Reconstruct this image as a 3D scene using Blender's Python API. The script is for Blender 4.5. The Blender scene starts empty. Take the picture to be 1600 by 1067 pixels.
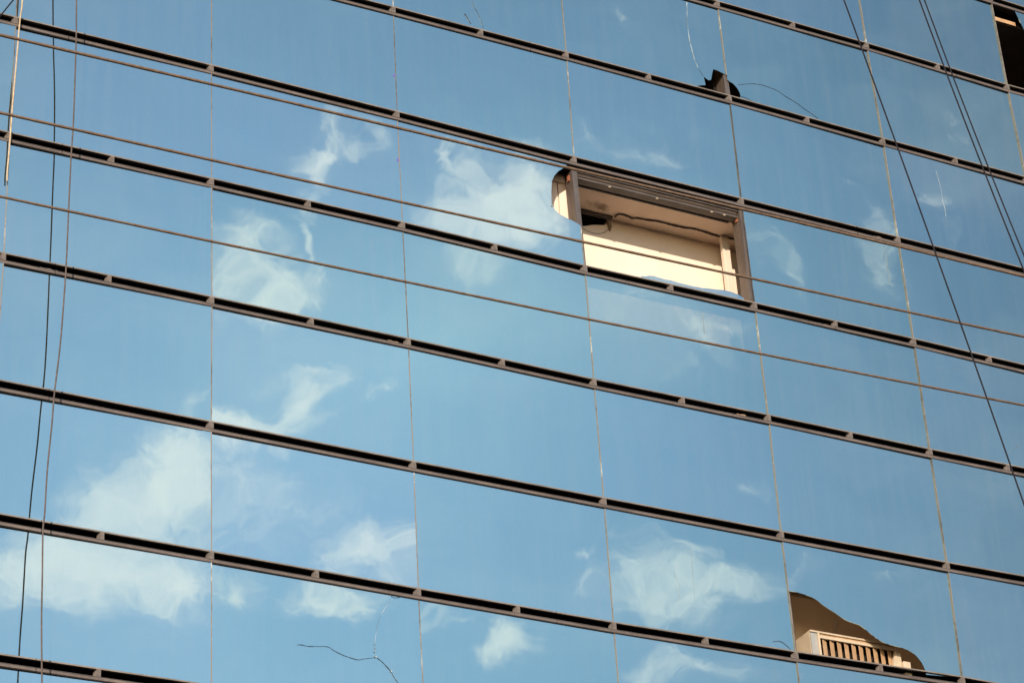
import bpy, bmesh, math, random
from mathutils import Vector, Matrix, Euler
random.seed(7)
S = bpy.context.scene
COL = S.collection

# ---------------------------------------------------------------- camera
W = 1.8                                   # pane width in metres
CAM = Vector((-6.8714, -17.6473, 1.6))    # a person standing across the street
RIGHT = Vector((0.89109267, -0.45039567, -0.05565609))
UP = Vector((-0.19092619, -0.48331713, 0.85437213))
FWD = Vector((0.41170505, 0.75069854, 0.51667268))
cd = bpy.data.cameras.new('camera')
cam = bpy.data.objects.new('camera', cd)
COL.objects.link(cam)
m3 = Matrix((RIGHT, UP, -FWD)).transposed()
cam.matrix_world = Matrix.Translation(CAM) @ m3.to_4x4()
cd.sensor_width = 36.0
cd.lens = 94.213
cd.clip_start = 0.1
cd.clip_end = 2000
S.camera = cam

# ---------------------------------------------------------------- light
SUN_DIR = Vector((0.60, 1.0, -0.42)).normalized()      # direction the light travels
sun_el = math.asin(-SUN_DIR.z)
sun_az = math.atan2(-SUN_DIR.x, -SUN_DIR.y)            # clockwise from +Y
sd = bpy.data.lights.new('sun', 'SUN')
sd.energy = 3.4
sd.angle = math.radians(0.5)
sd.color = (1.0, 0.825, 0.66)
so = bpy.data.objects.new('sun', sd)
COL.objects.link(so)
so.rotation_euler = SUN_DIR.to_track_quat('-Z', 'Y').to_euler()
S.view_settings.view_transform = 'Standard'
S.view_settings.look = 'None'
S.view_settings.gamma = 1.0
S.view_settings.exposure = 0.62
S.view_settings.use_curve_mapping = False
S.cycles.max_bounces = 10
S.cycles.caustics_reflective = False
S.cycles.caustics_refractive = False


class NT:
    """small helper around a node tree"""
    def __init__(self, tree):
        self.t = tree

    def n(self, kind, **kw):
        nd = self.t.nodes.new(kind)
        for k, v in kw.items():
            setattr(nd, k, v)
        return nd

    def l(self, a, b):
        self.t.links.new(a, b)

    def put(self, sock, v):
        if isinstance(v, bpy.types.NodeSocket):
            self.l(v, sock)
        else:
            sock.default_value = v

    def math(self, op, a, b=0.0, c=0.0, clamp=False):
        nd = self.n('ShaderNodeMath', operation=op)
        nd.use_clamp = clamp
        for s, v in zip(nd.inputs, (a, b, c)):
            self.put(s, v)
        return nd.outputs[0]

    def noise(self, vec, scale, detail=3.0, rough=0.5, dist=0.0):
        nd = self.n('ShaderNodeTexNoise')
        if vec is not None:
            self.l(vec, nd.inputs['Vector'])
        nd.inputs['Scale'].default_value = scale
        nd.inputs['Detail'].default_value = detail
        nd.inputs['Roughness'].default_value = rough
        nd.inputs['Distortion'].default_value = dist
        return nd

    def mapping(self, vec, loc=(0, 0, 0), rot=(0, 0, 0), sc=(1, 1, 1), kind='POINT'):
        nd = self.n('ShaderNodeMapping', vector_type=kind)
        self.l(vec, nd.inputs[0])
        nd.inputs['Location'].default_value = loc
        nd.inputs['Rotation'].default_value = rot
        nd.inputs['Scale'].default_value = sc
        return nd.outputs[0]

    def ramp(self, fac, stops, interp='LINEAR'):
        nd = self.n('ShaderNodeValToRGB')
        cr = nd.color_ramp
        cr.interpolation = interp
        while len(cr.elements) < len(stops):
            cr.elements.new(0.5)
        for e, (p, c) in zip(cr.elements, stops):
            e.position = p
            e.color = (c[0], c[1], c[2], 1) if len(c) == 3 else c
        self.l(fac, nd.inputs[0])
        return nd.outputs[0]

    def mix(self, fac, a, b, blend='MIX'):
        nd = self.n('ShaderNodeMix', data_type='RGBA', blend_type=blend)
        self.put(nd.inputs[0], fac)
        self.put(nd.inputs[6], a if isinstance(a, bpy.types.NodeSocket) else (*a[:3], 1))
        self.put(nd.inputs[7], b if isinstance(b, bpy.types.NodeSocket) else (*b[:3], 1))
        return nd.outputs[2]

    def dot(self, a, v):
        nd = self.n('ShaderNodeVectorMath', operation='DOT_PRODUCT')
        self.l(a, nd.inputs[0])
        nd.inputs[1].default_value = v
        return nd.outputs['Value']


# ---------------------------------------------------------------- sky with a bank of clouds behind the camera
CLOUD_COL = (5.15, 4.75, 4.95)
# The glass mirrors the half of the sky over the street.  The bank is laid out on a
# gnomonic chart of that half: (x, y) in units of 1/4.187 of the tangent plane.
COLSHIFT = {-3: -75, -2: -75, -1: -65, 0: -20, 1: 5, 2: 25, 3: 40, 4: 55, 5: 65, 6: 75}
BLOBS = [  # pane column, centre x, y, radius x, y, tilt in degrees, weight
    (-1, 235, 775, 120, 62, 30, 1.0), (-1, 160, 800, 80, 45, 20, .8), (-1, 300, 720, 60, 60, 60, .9),
    (-1, 262, 700, 26, 30, 0, .5), (-1, 290, 800, 70, 50, 0, .55),
    (-1, 60, 870, 130, 52, 0, .95), (-1, 190, 888, 150, 52, 0, 1.05), (-1, 295, 905, 62, 50, -20, .9),
    (-1, 20, 915, 70, 50, 0, .5), (-1, 120, 930, 50, 30, 0, .4), (-1, 312, 615, 34, 16, 30, .35),
    (0, 362, 362, 48, 44, 20, .75), (0, 405, 418, 42, 66, 30, .95), (0, 470, 368, 16, 44, 8, .7),
    (0, 450, 462, 60, 40, 0, .6), (0, 350, 430, 34, 60, 0, .5), (0, 500, 440, 30, 50, 0, .3),
    (0, 522, 205, 34, 46, 20, .5), (0, 506, 258, 48, 22, 32, .9), (0, 492, 295, 22, 36, 0, .6),
    (0, 565, 232, 24, 22, 0, .5), (0, 470, 250, 20, 14, 0, .4),
    (0, 385, 635, 70, 26, 0, 1.05), (0, 468, 612, 22, 34, -20, .95), (0, 420, 655, 85, 26, 0, .8),
    (0, 505, 590, 30, 18, 30, .35), (0, 600, 600, 44, 12, 22, .45), (0, 470, 572, 70, 12, 10, .3), (0, 340, 650, 30, 24, 0, .6),
    (0, 375, 720, 70, 50, -20, .26), (0, 440, 790, 160, 70, -10, .22), (0, 340, 830, 60, 60, 0, .16),
    (0, 550, 864, 76, 36, 15, .66), (0, 618, 852, 60, 42, 0, .72), (0, 610, 905, 60, 26, 0, .3),
    (0, 370, 908, 52, 32, 0, .7), (0, 512, 935, 62, 30, 0, .9), (0, 570, 948, 40, 20, 0, .6),
    (1, 765, 305, 66, 56, 0, .95), (1, 825, 290, 62, 44, 20, .9), (1, 750, 352, 62, 44, 0, .8),
    (1, 840, 345, 56, 44, 0, .6), (1, 745, 405, 54, 28, 0, .55), (1, 692, 240, 9, 22, 25, .8),
    (1, 720, 262, 40, 14, -20, .4), (1, 690, 330, 40, 50, 0, .3), (1, 735, 238, 20, 12, 0, .3),
    (1, 800, 1012, 36, 34, 40, .95), (1, 762, 1032, 34, 26, 0, .5), (1, 930, 925, 30, 34, -30, .3),
    (1, 910, 875, 22, 10, 20, .3), (1, 672, 976, 24, 8, 20, .45), (1, 712, 980, 22, 8, 0, .3),
    (2, 975, 232, 90, 26, 5, .42), (2, 1035, 240, 60, 22, 20, .35), (2, 920, 205, 20, 24, 0, .3),
    (2, 1020, 462, 110, 26, 18, .42), (2, 1140, 500, 80, 26, 10, .45), (2, 1095, 525, 60, 20, -40, .55), (2, 1075, 575, 26, 20, -50, .3),
    (2, 1060, 900, 90, 46, 0, .95), (2, 1000, 885, 46, 36, 40, .9), (2, 1125, 915, 95, 42, 0, .9),
    (2, 980, 930, 50, 26, 0, .7), (2, 1080, 945, 100, 24, 0, .8), (2, 985, 830, 60, 14, 0, .4), (2, 1080, 850, 60, 16, -15, .6),
    (2, 1045, 965, 50, 20, 20, .4), (2, 1180, 920, 50, 40, 0, .4),
    (2, 1036, 1034, 42, 26, 20, .9), (2, 1090, 1055, 90, 26, 0, .8), (2, 1100, 975, 26, 22, 40, .45), (2, 1150, 985, 34, 14, 0, .35), (2, 1000, 1060, 40, 24, 0, .7),
    (3, 1365, 345, 26, 44, 20, .45), (3, 1385, 385, 30, 24, 0, .4), (3, 1222, 405, 22, 60, 25, .5), (3, 1375, 430, 50, 60, 20, .38),
    (3, 1322, 297, 26, 9, 0, .5), (3, 1180, 370, 30, 30, 0, .25), (3, 1390, 893, 40, 16, 0, .35), (3, 1250, 860, 40, 14, 0, .3), (3, 1245, 880, 30, 26, 0, .25),
    (4, 1442, 305, 30, 22, 30, .38), (4, 1465, 365, 16, 20, 0, .35), (4, 1500, 200, 26, 14, 30, .2), (4, 1500, 172, 30, 14, 0, .22),
    (2, 985, 12, 34, 26, -30, .35), (3, 1162, 757, 24, 9, 0, .35), (2, 1152, 757, 24, 9, 0, .4),
]
world = bpy.data.worlds.new('World')
S.world = world
world.use_nodes = True
wt = NT(world.node_tree)
bg = world.node_tree.nodes['Background']
sky = wt.n('ShaderNodeTexSky', sky_type='NISHITA', sun_disc=False)
sky.sun_elevation = sun_el
sky.sun_rotation = sun_az
sky.altitude = 50
sky.air_density = 1.0
sky.dust_density = 0.6
sky.ozone_density = 1.3
tc = wt.n('ShaderNodeTexCoord').outputs['Generated']
mr = lambda v: (v.x, -v.y, v.z)
du, dv, dw = wt.dot(tc, mr(RIGHT)), wt.dot(tc, mr(UP)), wt.dot(tc, mr(FWD))
dwc = wt.math('MAXIMUM', dw, 0.15)
cx = wt.math('MULTIPLY', wt.math('DIVIDE', du, dwc), 4.187)
cy = wt.math('MULTIPLY', wt.math('DIVIDE', dv, dwc), 4.187)
comb = wt.n('ShaderNodeCombineXYZ')
wt.l(cx, comb.inputs[0])
wt.l(cy, comb.inputs[1])
chart = comb.outputs[0]
w1 = wt.noise(chart, 6.5, 5, 0.6)
w2 = wt.noise(chart, 24.0, 6, 0.7)
w3 = wt.noise(chart, 75.0, 4, 0.65)
def warp(base, tex, amt):
    a = wt.n('ShaderNodeVectorMath', operation='SUBTRACT')
    wt.l(tex.outputs['Color'], a.inputs[0])
    a.inputs[1].default_value = (.5, .5, .5)
    b = wt.n('ShaderNodeVectorMath', operation='MULTIPLY_ADD')
    wt.l(a.outputs[0], b.inputs[0])
    b.inputs[1].default_value = (amt, amt, 0)
    wt.l(base, b.inputs[2])
    return b.outputs[0]
warped = warp(warp(warp(chart, w1, 0.085), w2, 0.07), w3, 0.03)
acc = None
for (pc, px, py, rx, ry, ang, wgt) in BLOBS:
    sx = COLSHIFT[pc]
    mp = wt.mapping(warped, ((px + sx - 800) / 1000, (533.5 - py) / 1000, 0), (0, 0, math.radians(ang)),
                    (rx * 1.6 / 1000, ry * 1.6 / 1000, 1), 'TEXTURE')
    g = wt.n('ShaderNodeTexGradient', gradient_type='QUADRATIC_SPHERE')
    wt.l(mp, g.inputs[0])
    wgt *= {2: .46, 3: .5, 4: .42}.get(pc, 1.0)
    if pc > 1 or wgt < .5:
        rx, ry = rx * 1.22, ry * 1.22
    acc = wt.math('MULTIPLY_ADD', g.outputs['Fac'], wgt * 1.2, acc if acc is not None else 0.0)
fb = wt.noise(wt.mapping(warped, rot=(0, 0, .5), sc=(1, 1.25, 1)), 12.0, 10, 0.68, 0.15)
fbc = wt.math('SUBTRACT', fb.outputs['Fac'], 0.5)
amp = wt.math('MINIMUM', wt.math('MULTIPLY', acc, 2.2), 0.9)
fb2 = wt.noise(wt.mapping(warped, rot=(0, 0, .6), sc=(1, 2.2, 1)), 26.0, 6, 0.65, 0.4)
fbc = wt.math('MULTIPLY_ADD', wt.math('SUBTRACT', fb2.outputs['Fac'], 0.5), 1.0, fbc)
dens = wt.math('ADD', acc, wt.math('MULTIPLY', wt.math('MULTIPLY', fbc, 2.5), amp))
dens = wt.math('MULTIPLY', dens, 0.74)
# soft shoulder: 1 - exp(-d)
dens = wt.math('MAXIMUM', wt.math('SUBTRACT', dens, 0.05), 0.0)
opac = wt.math('SUBTRACT', 1.0, wt.math('EXPONENT', wt.math('MULTIPLY', dens, -1.5)))
# soft mist hanging round every cloud
mist = wt.math('SUBTRACT', 1.0, wt.math('EXPONENT', wt.math('MULTIPLY', acc, -0.8)))
opac = wt.math('SUBTRACT', 1.0, wt.math('MULTIPLY', wt.math('SUBTRACT', 1.0, wt.math('MULTIPLY', opac, .93)), wt.math('SUBTRACT', 1.0, wt.math('MULTIPLY', mist, .55))))
# thin veil over the whole chart, and ordinary broken cloud over the rest of the dome
veil = wt.noise(wt.mapping(chart, loc=(3, 1, 0), sc=(1, 1.6, 1)), 2.2, 5, 0.6)
veilf = wt.math('MULTIPLY', wt.math('MAXIMUM', wt.math('SUBTRACT', veil.outputs['Fac'], 0.46), 0.0), 0.35)
opac = wt.math('MINIMUM', wt.math('ADD', wt.math('MULTIPLY', opac, 0.92), veilf), 1.0)
ahead = wt.math('MULTIPLY', wt.math('SUBTRACT', dw, 0.2), 5.0, clamp=True)
opac = wt.math('MULTIPLY', opac, ahead)
far = wt.noise(tc, 2.6, 7, 0.6)
farf = wt.math('MULTIPLY', wt.math('MAXIMUM', wt.math('SUBTRACT', far.outputs['Fac'], 0.52), 0.0), 5.0, clamp=True)
farf = wt.math('MULTIPLY', farf, wt.math('SUBTRACT', 0.8, wt.math('MULTIPLY', wt.math('SUBTRACT', dw, 0.75), 20.0, clamp=True), clamp=True))
opac = wt.math('MAXIMUM', opac, wt.math('MULTIPLY', farf, 0.6))
# thin bright haze low in the middle of the bank; a radial vignette and rightward dimming are put into the sky colour
hz = wt.n('ShaderNodeTexGradient', gradient_type='QUADRATIC_SPHERE')
wt.l(wt.mapping(warped, (-.15, .0, 0), (0, 0, .3), (.95, .44, 1), 'TEXTURE'), hz.inputs[0])
r2 = wt.math('ADD', wt.math('MULTIPLY', cx, cx), wt.math('MULTIPLY', cy, cy))
vignette = wt.math('MULTIPLY_ADD', cx, -0.11, wt.math('MULTIPLY_ADD', r2, -0.26, 1.0))
vignette = wt.math('MINIMUM', wt.math('MAXIMUM', vignette, 0.7), 1.1)
vm = wt.n('ShaderNodeVectorMath', operation='SCALE')
wt.l(sky.outputs[0], vm.inputs[0])
wt.l(vignette, vm.inputs['Scale'])
skyh = wt.mix(wt.math('MULTIPLY', wt.math('MULTIPLY', hz.outputs['Fac'], ahead), 0.42), vm.outputs[0], (2.9, 3.95, 4.9))
skyc = wt.mix(opac, skyh, CLOUD_COL)
wt.l(skyc, bg.inputs[0])
bg.inputs[1].default_value = 0.15

# ---------------- survey of the facade, in metres
OFFS = {(-2, 5): (-0.026, -0.013), (-1, 3): (0.008, 0.003), (-1, 4): (0.0, 0.009), (-1, 5): (-0.022, -0.019), (0, 1): (-0.019, -0.002), (0, 2): (-0.001, 0.009), (0, 3): (0.014, 0.01), (0, 4): (0.019, -0.012), (1, -1): (0.018, -0.002), (1, 0): (-0.014, 0.008), (1, 1): (-0.023, 0.007), (1, 2): (-0.009, -0.008), (1, 3): (0.01, -0.006), (1, 4): (0.017, 0.0), (2, -1): (0.013, -0.008), (2, 0): (-0.009, -0.001), (2, 1): (-0.014, 0.004), (2, 2): (0.008, -0.013), (2, 3): (0.017, 0.009), (2, 4): (0.013, 0.021), (3, -1): (0.013, 0.004), (3, 0): (-0.005, 0.007), (3, 1): (-0.006, 0.004), (3, 2): (0.006, -0.011), (3, 3): (0.019, 0.002), (3, 4): (0.004, 0.001), (4, 0): (-0.007, 0.008), (4, 1): (-0.004, -0.004), (4, 2): (0.006, -0.005), (4, 3): (0.007, -0.003), (4, 4): (-0.002, 0.004), (5, 0): (-0.002, 0.006), (5, 1): (-0.009, -0.012), (5, 2): (0.001, -0.019), (5, 3): (0.006, -0.005), (5, 4): (-0.029, 0.025), (0, 0): (-0.015, -0.02), (3, 5): (0, 0.02), (4, 5): (0, 0.025), (2, 5): (0, 0.01), (0, 5): (0, -0.022), (-2, 6): (0, -0.05), (4, -1): (0, 0.018), (5, -1): (0, 0.022), (1, 5): (0.01, 0)}
HOLE_LEFT = [(3.59, 15.861), (3.466, 15.77), (3.408, 15.719), (3.364, 15.657), (3.336, 15.592), (3.32, 15.467), (3.313, 15.323), (3.349, 15.268), (3.393, 15.237), (3.464, 15.213), (3.536, 15.196), (3.619, 15.146), (3.639, 15.151)]
REMNANT = [(4.19, 14.737), (4.204, 14.761), (4.244, 14.766), (4.286, 14.784), (4.334, 14.791), (4.382, 14.789), (4.445, 14.784), (4.525, 14.79), (4.604, 14.783), (4.685, 14.782), (4.765, 14.78), (4.806, 14.786), (4.846, 14.784), (4.928, 14.797), (5.01, 14.806), (5.093, 14.819), (5.175, 14.818), (5.255, 14.804), (5.301, 14.782), (5.315, 14.742)]
HOLE_DARK_L = [(5.058, 17.157), (5.097, 17.177), (5.154, 17.195), (5.149, 17.254), (5.142, 17.312), (5.17, 17.293), (5.194, 17.28), (5.226, 17.296), (5.247, 17.375), (5.266, 17.437), (5.31, 17.436), (5.37, 17.42), (5.424, 17.403)]
HOLE_DARK_R = [(5.413, 17.338), (5.446, 17.326), (5.47, 17.318), (5.493, 17.3), (5.515, 17.275), (5.531, 17.251), (5.543, 17.222), (5.548, 17.19), (5.541, 17.167), (5.531, 17.149)]
HOLE_AC = [(5.415, 11.763), (5.49, 11.766), (5.589, 11.754), (5.657, 11.741), (5.695, 11.725), (5.759, 11.683), (5.816, 11.655), (5.873, 11.631), (5.948, 11.589), (6.006, 11.569), (6.065, 11.56), (6.125, 11.551), (6.162, 11.531), (6.199, 11.507), (6.245, 11.475), (6.292, 11.447), (6.35, 11.422), (6.429, 11.408), (6.49, 11.404), (6.571, 11.398), (6.621, 11.387), (6.659, 11.37), (6.697, 11.347), (6.723, 11.319), (6.749, 11.285), (6.764, 11.25), (6.774, 11.219), (6.777, 11.192)]
SHARD_TR = [(9.278, 19.453), (9.284, 19.367), (9.328, 19.24), (9.361, 19.146)]
CRACK_A = [(5.042, 18.21), (5.038, 18.136), (5.024, 17.963), (5.023, 17.747), (5.039, 17.617), (5.056, 17.504), (5.089, 17.395), (5.126, 17.335), (5.138, 17.315)]
CRACK_B = [(5.527, 17.313), (5.589, 17.339), (5.705, 17.38), (5.819, 17.397), (5.893, 17.394), (6.004, 17.378), (6.088, 17.335), (6.203, 17.293), (6.295, 17.243), (6.38, 17.204), (6.458, 17.163)]
CRACK_C = [(5.541, 17.18), (5.607, 17.176), (5.671, 17.159), (5.73, 17.156)]
CRACK_D = [(0.716, 10.503), (0.759, 10.51), (0.803, 10.506), (0.89, 10.517), (0.978, 10.528), (1.032, 10.503), (1.103, 10.478), (1.169, 10.464), (1.24, 10.456), (1.285, 10.471), (1.324, 10.481), (1.386, 10.498)]
CRACK_E = [(1.391, 10.504), (1.43, 10.482), (1.462, 10.457), (1.521, 10.397), (1.537, 10.366), (1.558, 10.336), (1.579, 10.306), (1.61, 10.239)]
CRACK_F = [(1.389, 10.509), (1.383, 10.592), (1.404, 10.729), (1.436, 10.847), (1.478, 10.933), (1.52, 10.997), (1.562, 11.049)]
CRACK_G = [(1.54, 11.074), (1.567, 11.053), (1.625, 11.066)]
CRACK_H = [(2.612, 17.476), (2.629, 17.412), (2.672, 17.334), (2.689, 17.278), (2.712, 17.209), (2.716, 17.165)]
CRACK_I = [(2.521, 17.288), (2.547, 17.265), (2.571, 17.212), (2.59, 17.187)]
CRACK_J = [(7.831, 16.903), (7.845, 16.796), (7.856, 16.673), (7.85, 16.547), (7.865, 16.449), (7.861, 16.332)]
CRACK_K = [(5.18, 11.239), (5.22, 11.252), (5.267, 11.256), (5.31, 11.236), (5.364, 11.195)]
CRACK_L = [(4.247, 11.756), (4.265, 11.679), (4.275, 11.589), (4.272, 11.498)]
CRACK_M = [(4.444, 12.05), (4.437, 11.863), (4.434, 11.708), (4.431, 11.506)]
CRACK_N = [(7.039, 15.798), (7.038, 15.596), (7.036, 15.336)]
CRACK_O = [(4.823, 14.504), (4.828, 14.429), (4.825, 14.269)]
CRACK_P = [(8.09, 13.648), (8.224, 13.758), (8.353, 13.84)]
CABLE_UPPER = [(-4.734, 8.107), (-4.582, 8.115), (-4.322, 8.12), (-3.705, 8.128), (-3.286, 8.137), (-2.867, 8.144), (-2.344, 8.15), (-2.036, 8.152), (-1.721, 8.151), (-1.202, 8.152), (-0.8, 8.158), (-0.385, 8.168), (-0.03, 8.17), (0.332, 8.173), (0.705, 8.179)]
CABLE_MID = [(-4.663, 7.893), (-4.509, 7.897), (-4.248, 7.9), (-3.626, 7.911), (-3.205, 7.913), (-2.775, 7.92), (-2.257, 7.927), (-1.915, 7.933), (-1.629, 7.94), (-1.039, 7.951), (-0.631, 7.955), (-0.282, 7.964), (0.076, 7.973), (0.443, 7.983), (0.82, 7.996)]
CABLE_LOWER = [(-4.589, 7.644), (-4.434, 7.647), (-4.172, 7.647), (-3.548, 7.658), (-3.124, 7.66), (-2.671, 7.67), (-2.172, 7.677), (-1.797, 7.685), (-1.346, 7.688), (-0.88, 7.698), (-0.468, 7.707), (-0.043, 7.724), (0.247, 7.734), (0.543, 7.74), (0.921, 7.753)]
WIRE_A = [(-2.868, 6.801), (-2.823, 6.629), (-2.792, 6.475), (-2.782, 6.434), (-2.716, 6.116), (-2.693, 6.032), (-2.64, 5.775), (-2.571, 5.472), (-2.535, 5.288), (-2.503, 5.139), (-2.469, 4.97), (-2.436, 4.802)]
WIRE_B = [(-2.406, 7.115), (-2.368, 6.916), (-2.312, 6.655), (-2.268, 6.425), (-2.219, 6.28), (-2.179, 6.11), (-2.14, 5.943), (-2.099, 5.768)]
WIRE_C = [(-2.469, 7.019), (-2.432, 6.823), (-2.377, 6.566), (-2.335, 6.352), (-2.285, 6.197), (-2.248, 6.06), (-2.216, 5.915), (-2.174, 5.738)]
WIRE_D = [(-5.336, 5.951), (-5.396, 5.835), (-5.411, 5.804), (-5.424, 5.778), (-5.457, 5.716)]
ROPE_DARK = [(-1.377, -0.33, 16.852), (-1.355, -0.31, 16.032), (-1.339, -0.29, 15.642), (-1.331, -0.27, 15.322), (-1.325, -0.25, 14.777), (-1.329, -0.235, 14.463), (-1.33, -0.225, 13.98), (-1.332, -0.22, 13.487), (-1.334, -0.215, 13.276), (-1.347, -0.19, 12.707), (-1.376, -0.175, 12.242), (-1.389, -0.18, 11.951), (-1.414, -0.19, 11.547), (-1.426, -0.205, 11.173), (-1.436, -0.21, 11.006), (-1.435, -0.235, 10.619), (-1.437, -0.265, 10.238), (-1.427, -0.3, 9.727), (-1.41, -0.3, 9.315)]
ROPE_PALE = [(-1.748, -0.07, 16.931), (-1.751, -0.06, 16.093), (-1.761, -0.06, 15.918), (-1.765, -0.05, 15.754), (-1.775, -0.05, 15.38), (-1.788, -0.05, 14.979), (-1.792, -0.05, 14.75), (-1.795, -0.04, 14.497), (-1.801, -0.04, 14.323), (-1.799, -0.04, 14.216)]
CONDUIT = [(4.279, 0.499, 15.74), (4.286, 0.452, 15.74), (4.317, 0.434, 15.74), (4.394, 0.442, 15.74), (4.45, 0.455, 15.74), (4.488, 0.434, 15.74), (4.584, 0.428, 15.74), (4.704, 0.407, 15.74), (4.854, 0.41, 15.74), (4.986, 0.407, 15.74), (5.092, 0.39, 15.74), (5.231, 0.398, 15.74), (5.322, 0.409, 15.74), (5.407, 0.411, 15.74), (5.504, 0.404, 15.74), (5.601, 0.396, 15.74), (5.697, 0.385, 15.74)]
SC = {'a': (5.082, 3, 0.09600000000000009, 0.03), 'b': (6.931, 1, 0.08899999999999952, 0.024), 'c': (1.598, 3, 0.10699999999999998, 0.022), 'd': (-1.478, 3, 0.14500000000000002, 0.018), 'e': (9.014, -1, 0.05, 0.02), 'f': (6.134, 2, 0.12, 0.016)}

# ---------------------------------------------------------------- materials
def new_mat(name):
    m = bpy.data.materials.new(name)
    m.use_nodes = True
    return m, NT(m.node_tree), m.node_tree.nodes['Principled BSDF'], m.node_tree.nodes['Material Output']

def rough_mat(name, c1, c2, scale=6.0, rough=0.7, metal=0.0, bump=0.0, stretch=(1, 1, 1), spec=0.4, lo=.35, hi=.65):
    m, t, p, o = new_mat(name)
    co = t.mapping(t.n('ShaderNodeTexCoord').outputs['Object'], sc=stretch)
    nz = t.noise(co, scale, 8, 0.62)
    p.inputs['Base Color'].default_value = (*c1, 1)
    t.l(t.ramp(nz.outputs['Fac'], [(lo, c1), (hi, c2)]), p.inputs['Base Color'])
    r2 = t.noise(co, scale * 3, 4, 0.5)
    t.l(t.math('MULTIPLY_ADD', r2.outputs['Fac'], 0.25, rough - 0.12), p.inputs['Roughness'])
    p.inputs['Metallic'].default_value = metal
    p.inputs['Specular IOR Level'].default_value = spec
    if name in ('weathered_bronze_aluminium', 'glazing_trim'):
        gpos = t.n('ShaderNodeNewGeometry').outputs['Position']
        big = t.noise(t.mapping(gpos, sc=(1, 1, 2)), 1.6, 6, 0.7)
        fine = t.noise(t.mapping(gpos, sc=(1, 1, .2)), 34, 3, 0.6)
        k = t.math('MULTIPLY_ADD', big.outputs['Fac'], 0.9, t.math('MULTIPLY_ADD', fine.outputs['Fac'], 0.5, 0.28))
        src = p.inputs['Base Color'].links[0].from_socket
        cc = t.n('ShaderNodeCombineColor')
        for i in range(3):
            t.l(k, cc.inputs[i])
        t.l(t.mix(1.0, src, cc.outputs[0], 'MULTIPLY'), p.inputs['Base Color'])
    if bump:
        b = t.n('ShaderNodeBump')
        b.inputs['Strength'].default_value = bump
        b.inputs['Distance'].default_value = 0.01
        t.l(nz.outputs['Fac'], b.inputs['Height'])
        t.l(b.outputs[0], p.inputs['Normal'])
    return m

def glass_mat():
    m, t, p, o = new_mat('mirror_glass')
    t.t.nodes.remove(p)
    g = t.n('ShaderNodeNewGeometry')
    obj = t.n('ShaderNodeObjectInfo')
    pos = g.outputs['Position']
    # roller-wave: slow waviness of tempered glass, pane by pane
    off = t.n('ShaderNodeVectorMath', operation='MULTIPLY_ADD')
    cmb = t.n('ShaderNodeCombineXYZ')
    for i in range(3):
        t.l(obj.outputs['Random'], cmb.inputs[i])
    t.l(cmb.outputs[0], off.inputs[0])
    off.inputs[1].default_value = (9, 9, 9)
    t.l(pos, off.inputs[2])
    wv = t.noise(off.outputs[0], 1.1, 1.5, 0.4)
    b = t.n('ShaderNodeBump')
    b.inputs['Strength'].default_value = 1.0
    b.inputs['Distance'].default_value = 0.004
    t.l(wv.outputs['Fac'], b.inputs['Height'])
    gl = t.n('ShaderNodeBsdfAnisotropic')
    gl.inputs['Roughness'].default_value = 0.015
    # tint with a touch of pane-to-pane difference
    tint = t.mix(obj.outputs['Random'], GLASS_A, GLASS_B)
    t.l(tint, gl.inputs['Color'])
    t.l(b.outputs[0], gl.inputs['Normal'])
    tr = t.n('ShaderNodeBsdfTransparent')
    tr.inputs['Color'].default_value = (0.84, 0.72, 0.60, 1)
    mx = t.n('ShaderNodeMixShader')
    mx.inputs[0].default_value = 0.74
    t.l(tr.outputs[0], mx.inputs[1])
    t.l(gl.outputs[0], mx.inputs[2])
    # dust: rain streaks (stretched down the pane) and specks
    st = t.noise(t.mapping(pos, sc=(5, 5, .3)), 2.2, 6, 0.65)
    st2 = t.noise(t.mapping(pos, sc=(1, 1, .6)), 1.3, 4, 0.55)
    sp = t.n('ShaderNodeTexVoronoi')
    t.l(pos, sp.inputs['Vector'])
    sp.inputs['Scale'].default_value = 3.2
    spk = t.math('LESS_THAN', sp.outputs['Distance'], 0.02)
    d = t.math('MULTIPLY', t.math('MAXIMUM', t.math('SUBTRACT', st.outputs['Fac'], 0.45), 0.0), t.math('MULTIPLY', st2.outputs['Fac'], 0.24))
    d = t.math('ADD', t.math('ADD', d, 0.010), t.math('MULTIPLY', spk, 0.22))
    df = t.n('ShaderNodeBsdfDiffuse')
    df.inputs['Color'].default_value = (0.42, 0.43, 0.40, 1)
    mx2 = t.n('ShaderNodeMixShader')
    t.l(d, mx2.inputs[0])
    t.l(mx.outputs[0], mx2.inputs[1])
    t.l(df.outputs[0], mx2.inputs[2])
    t.l(mx2.outputs[0], o.inputs['Surface'])
    return m

GLASS_A, GLASS_B = (0.74, 0.975, 0.885), (0.785, 0.99, 0.94)
M = {}
M['glass'] = glass_mat()
M['strip'] = rough_mat('weathered_bronze_aluminium', (0.102, 0.084, 0.076), (0.165, 0.138, 0.124), 7, 0.6, 0.0, 0.05, (0.4, 1, 3))
M['trim'] = rough_mat('glazing_trim', (0.165, 0.145, 0.125), (0.25, 0.22, 0.19), 9, 0.6, 0.0, 0, (0.5, 1, 2))
M['gasket'] = rough_mat('black_gasket', (0.010, 0.009, 0.009), (0.02, 0.017, 0.016), 8, 0.8)
M['recess'] = rough_mat('slot_shade_black', (0.004, 0.004, 0.004), (0.009, 0.007, 0.007), 4, 0.9, spec=0.05)
M['bracket'] = rough_mat('bracket_metal', (0.105, 0.09, 0.08), (0.175, 0.15, 0.135), 30, 0.6)
M['mull'] = rough_mat('mullion_metal', (0.085, 0.066, 0.053), (0.135, 0.105, 0.085), 14, 0.5, 0.0, 0.05, (1, 1, .3))
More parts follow.
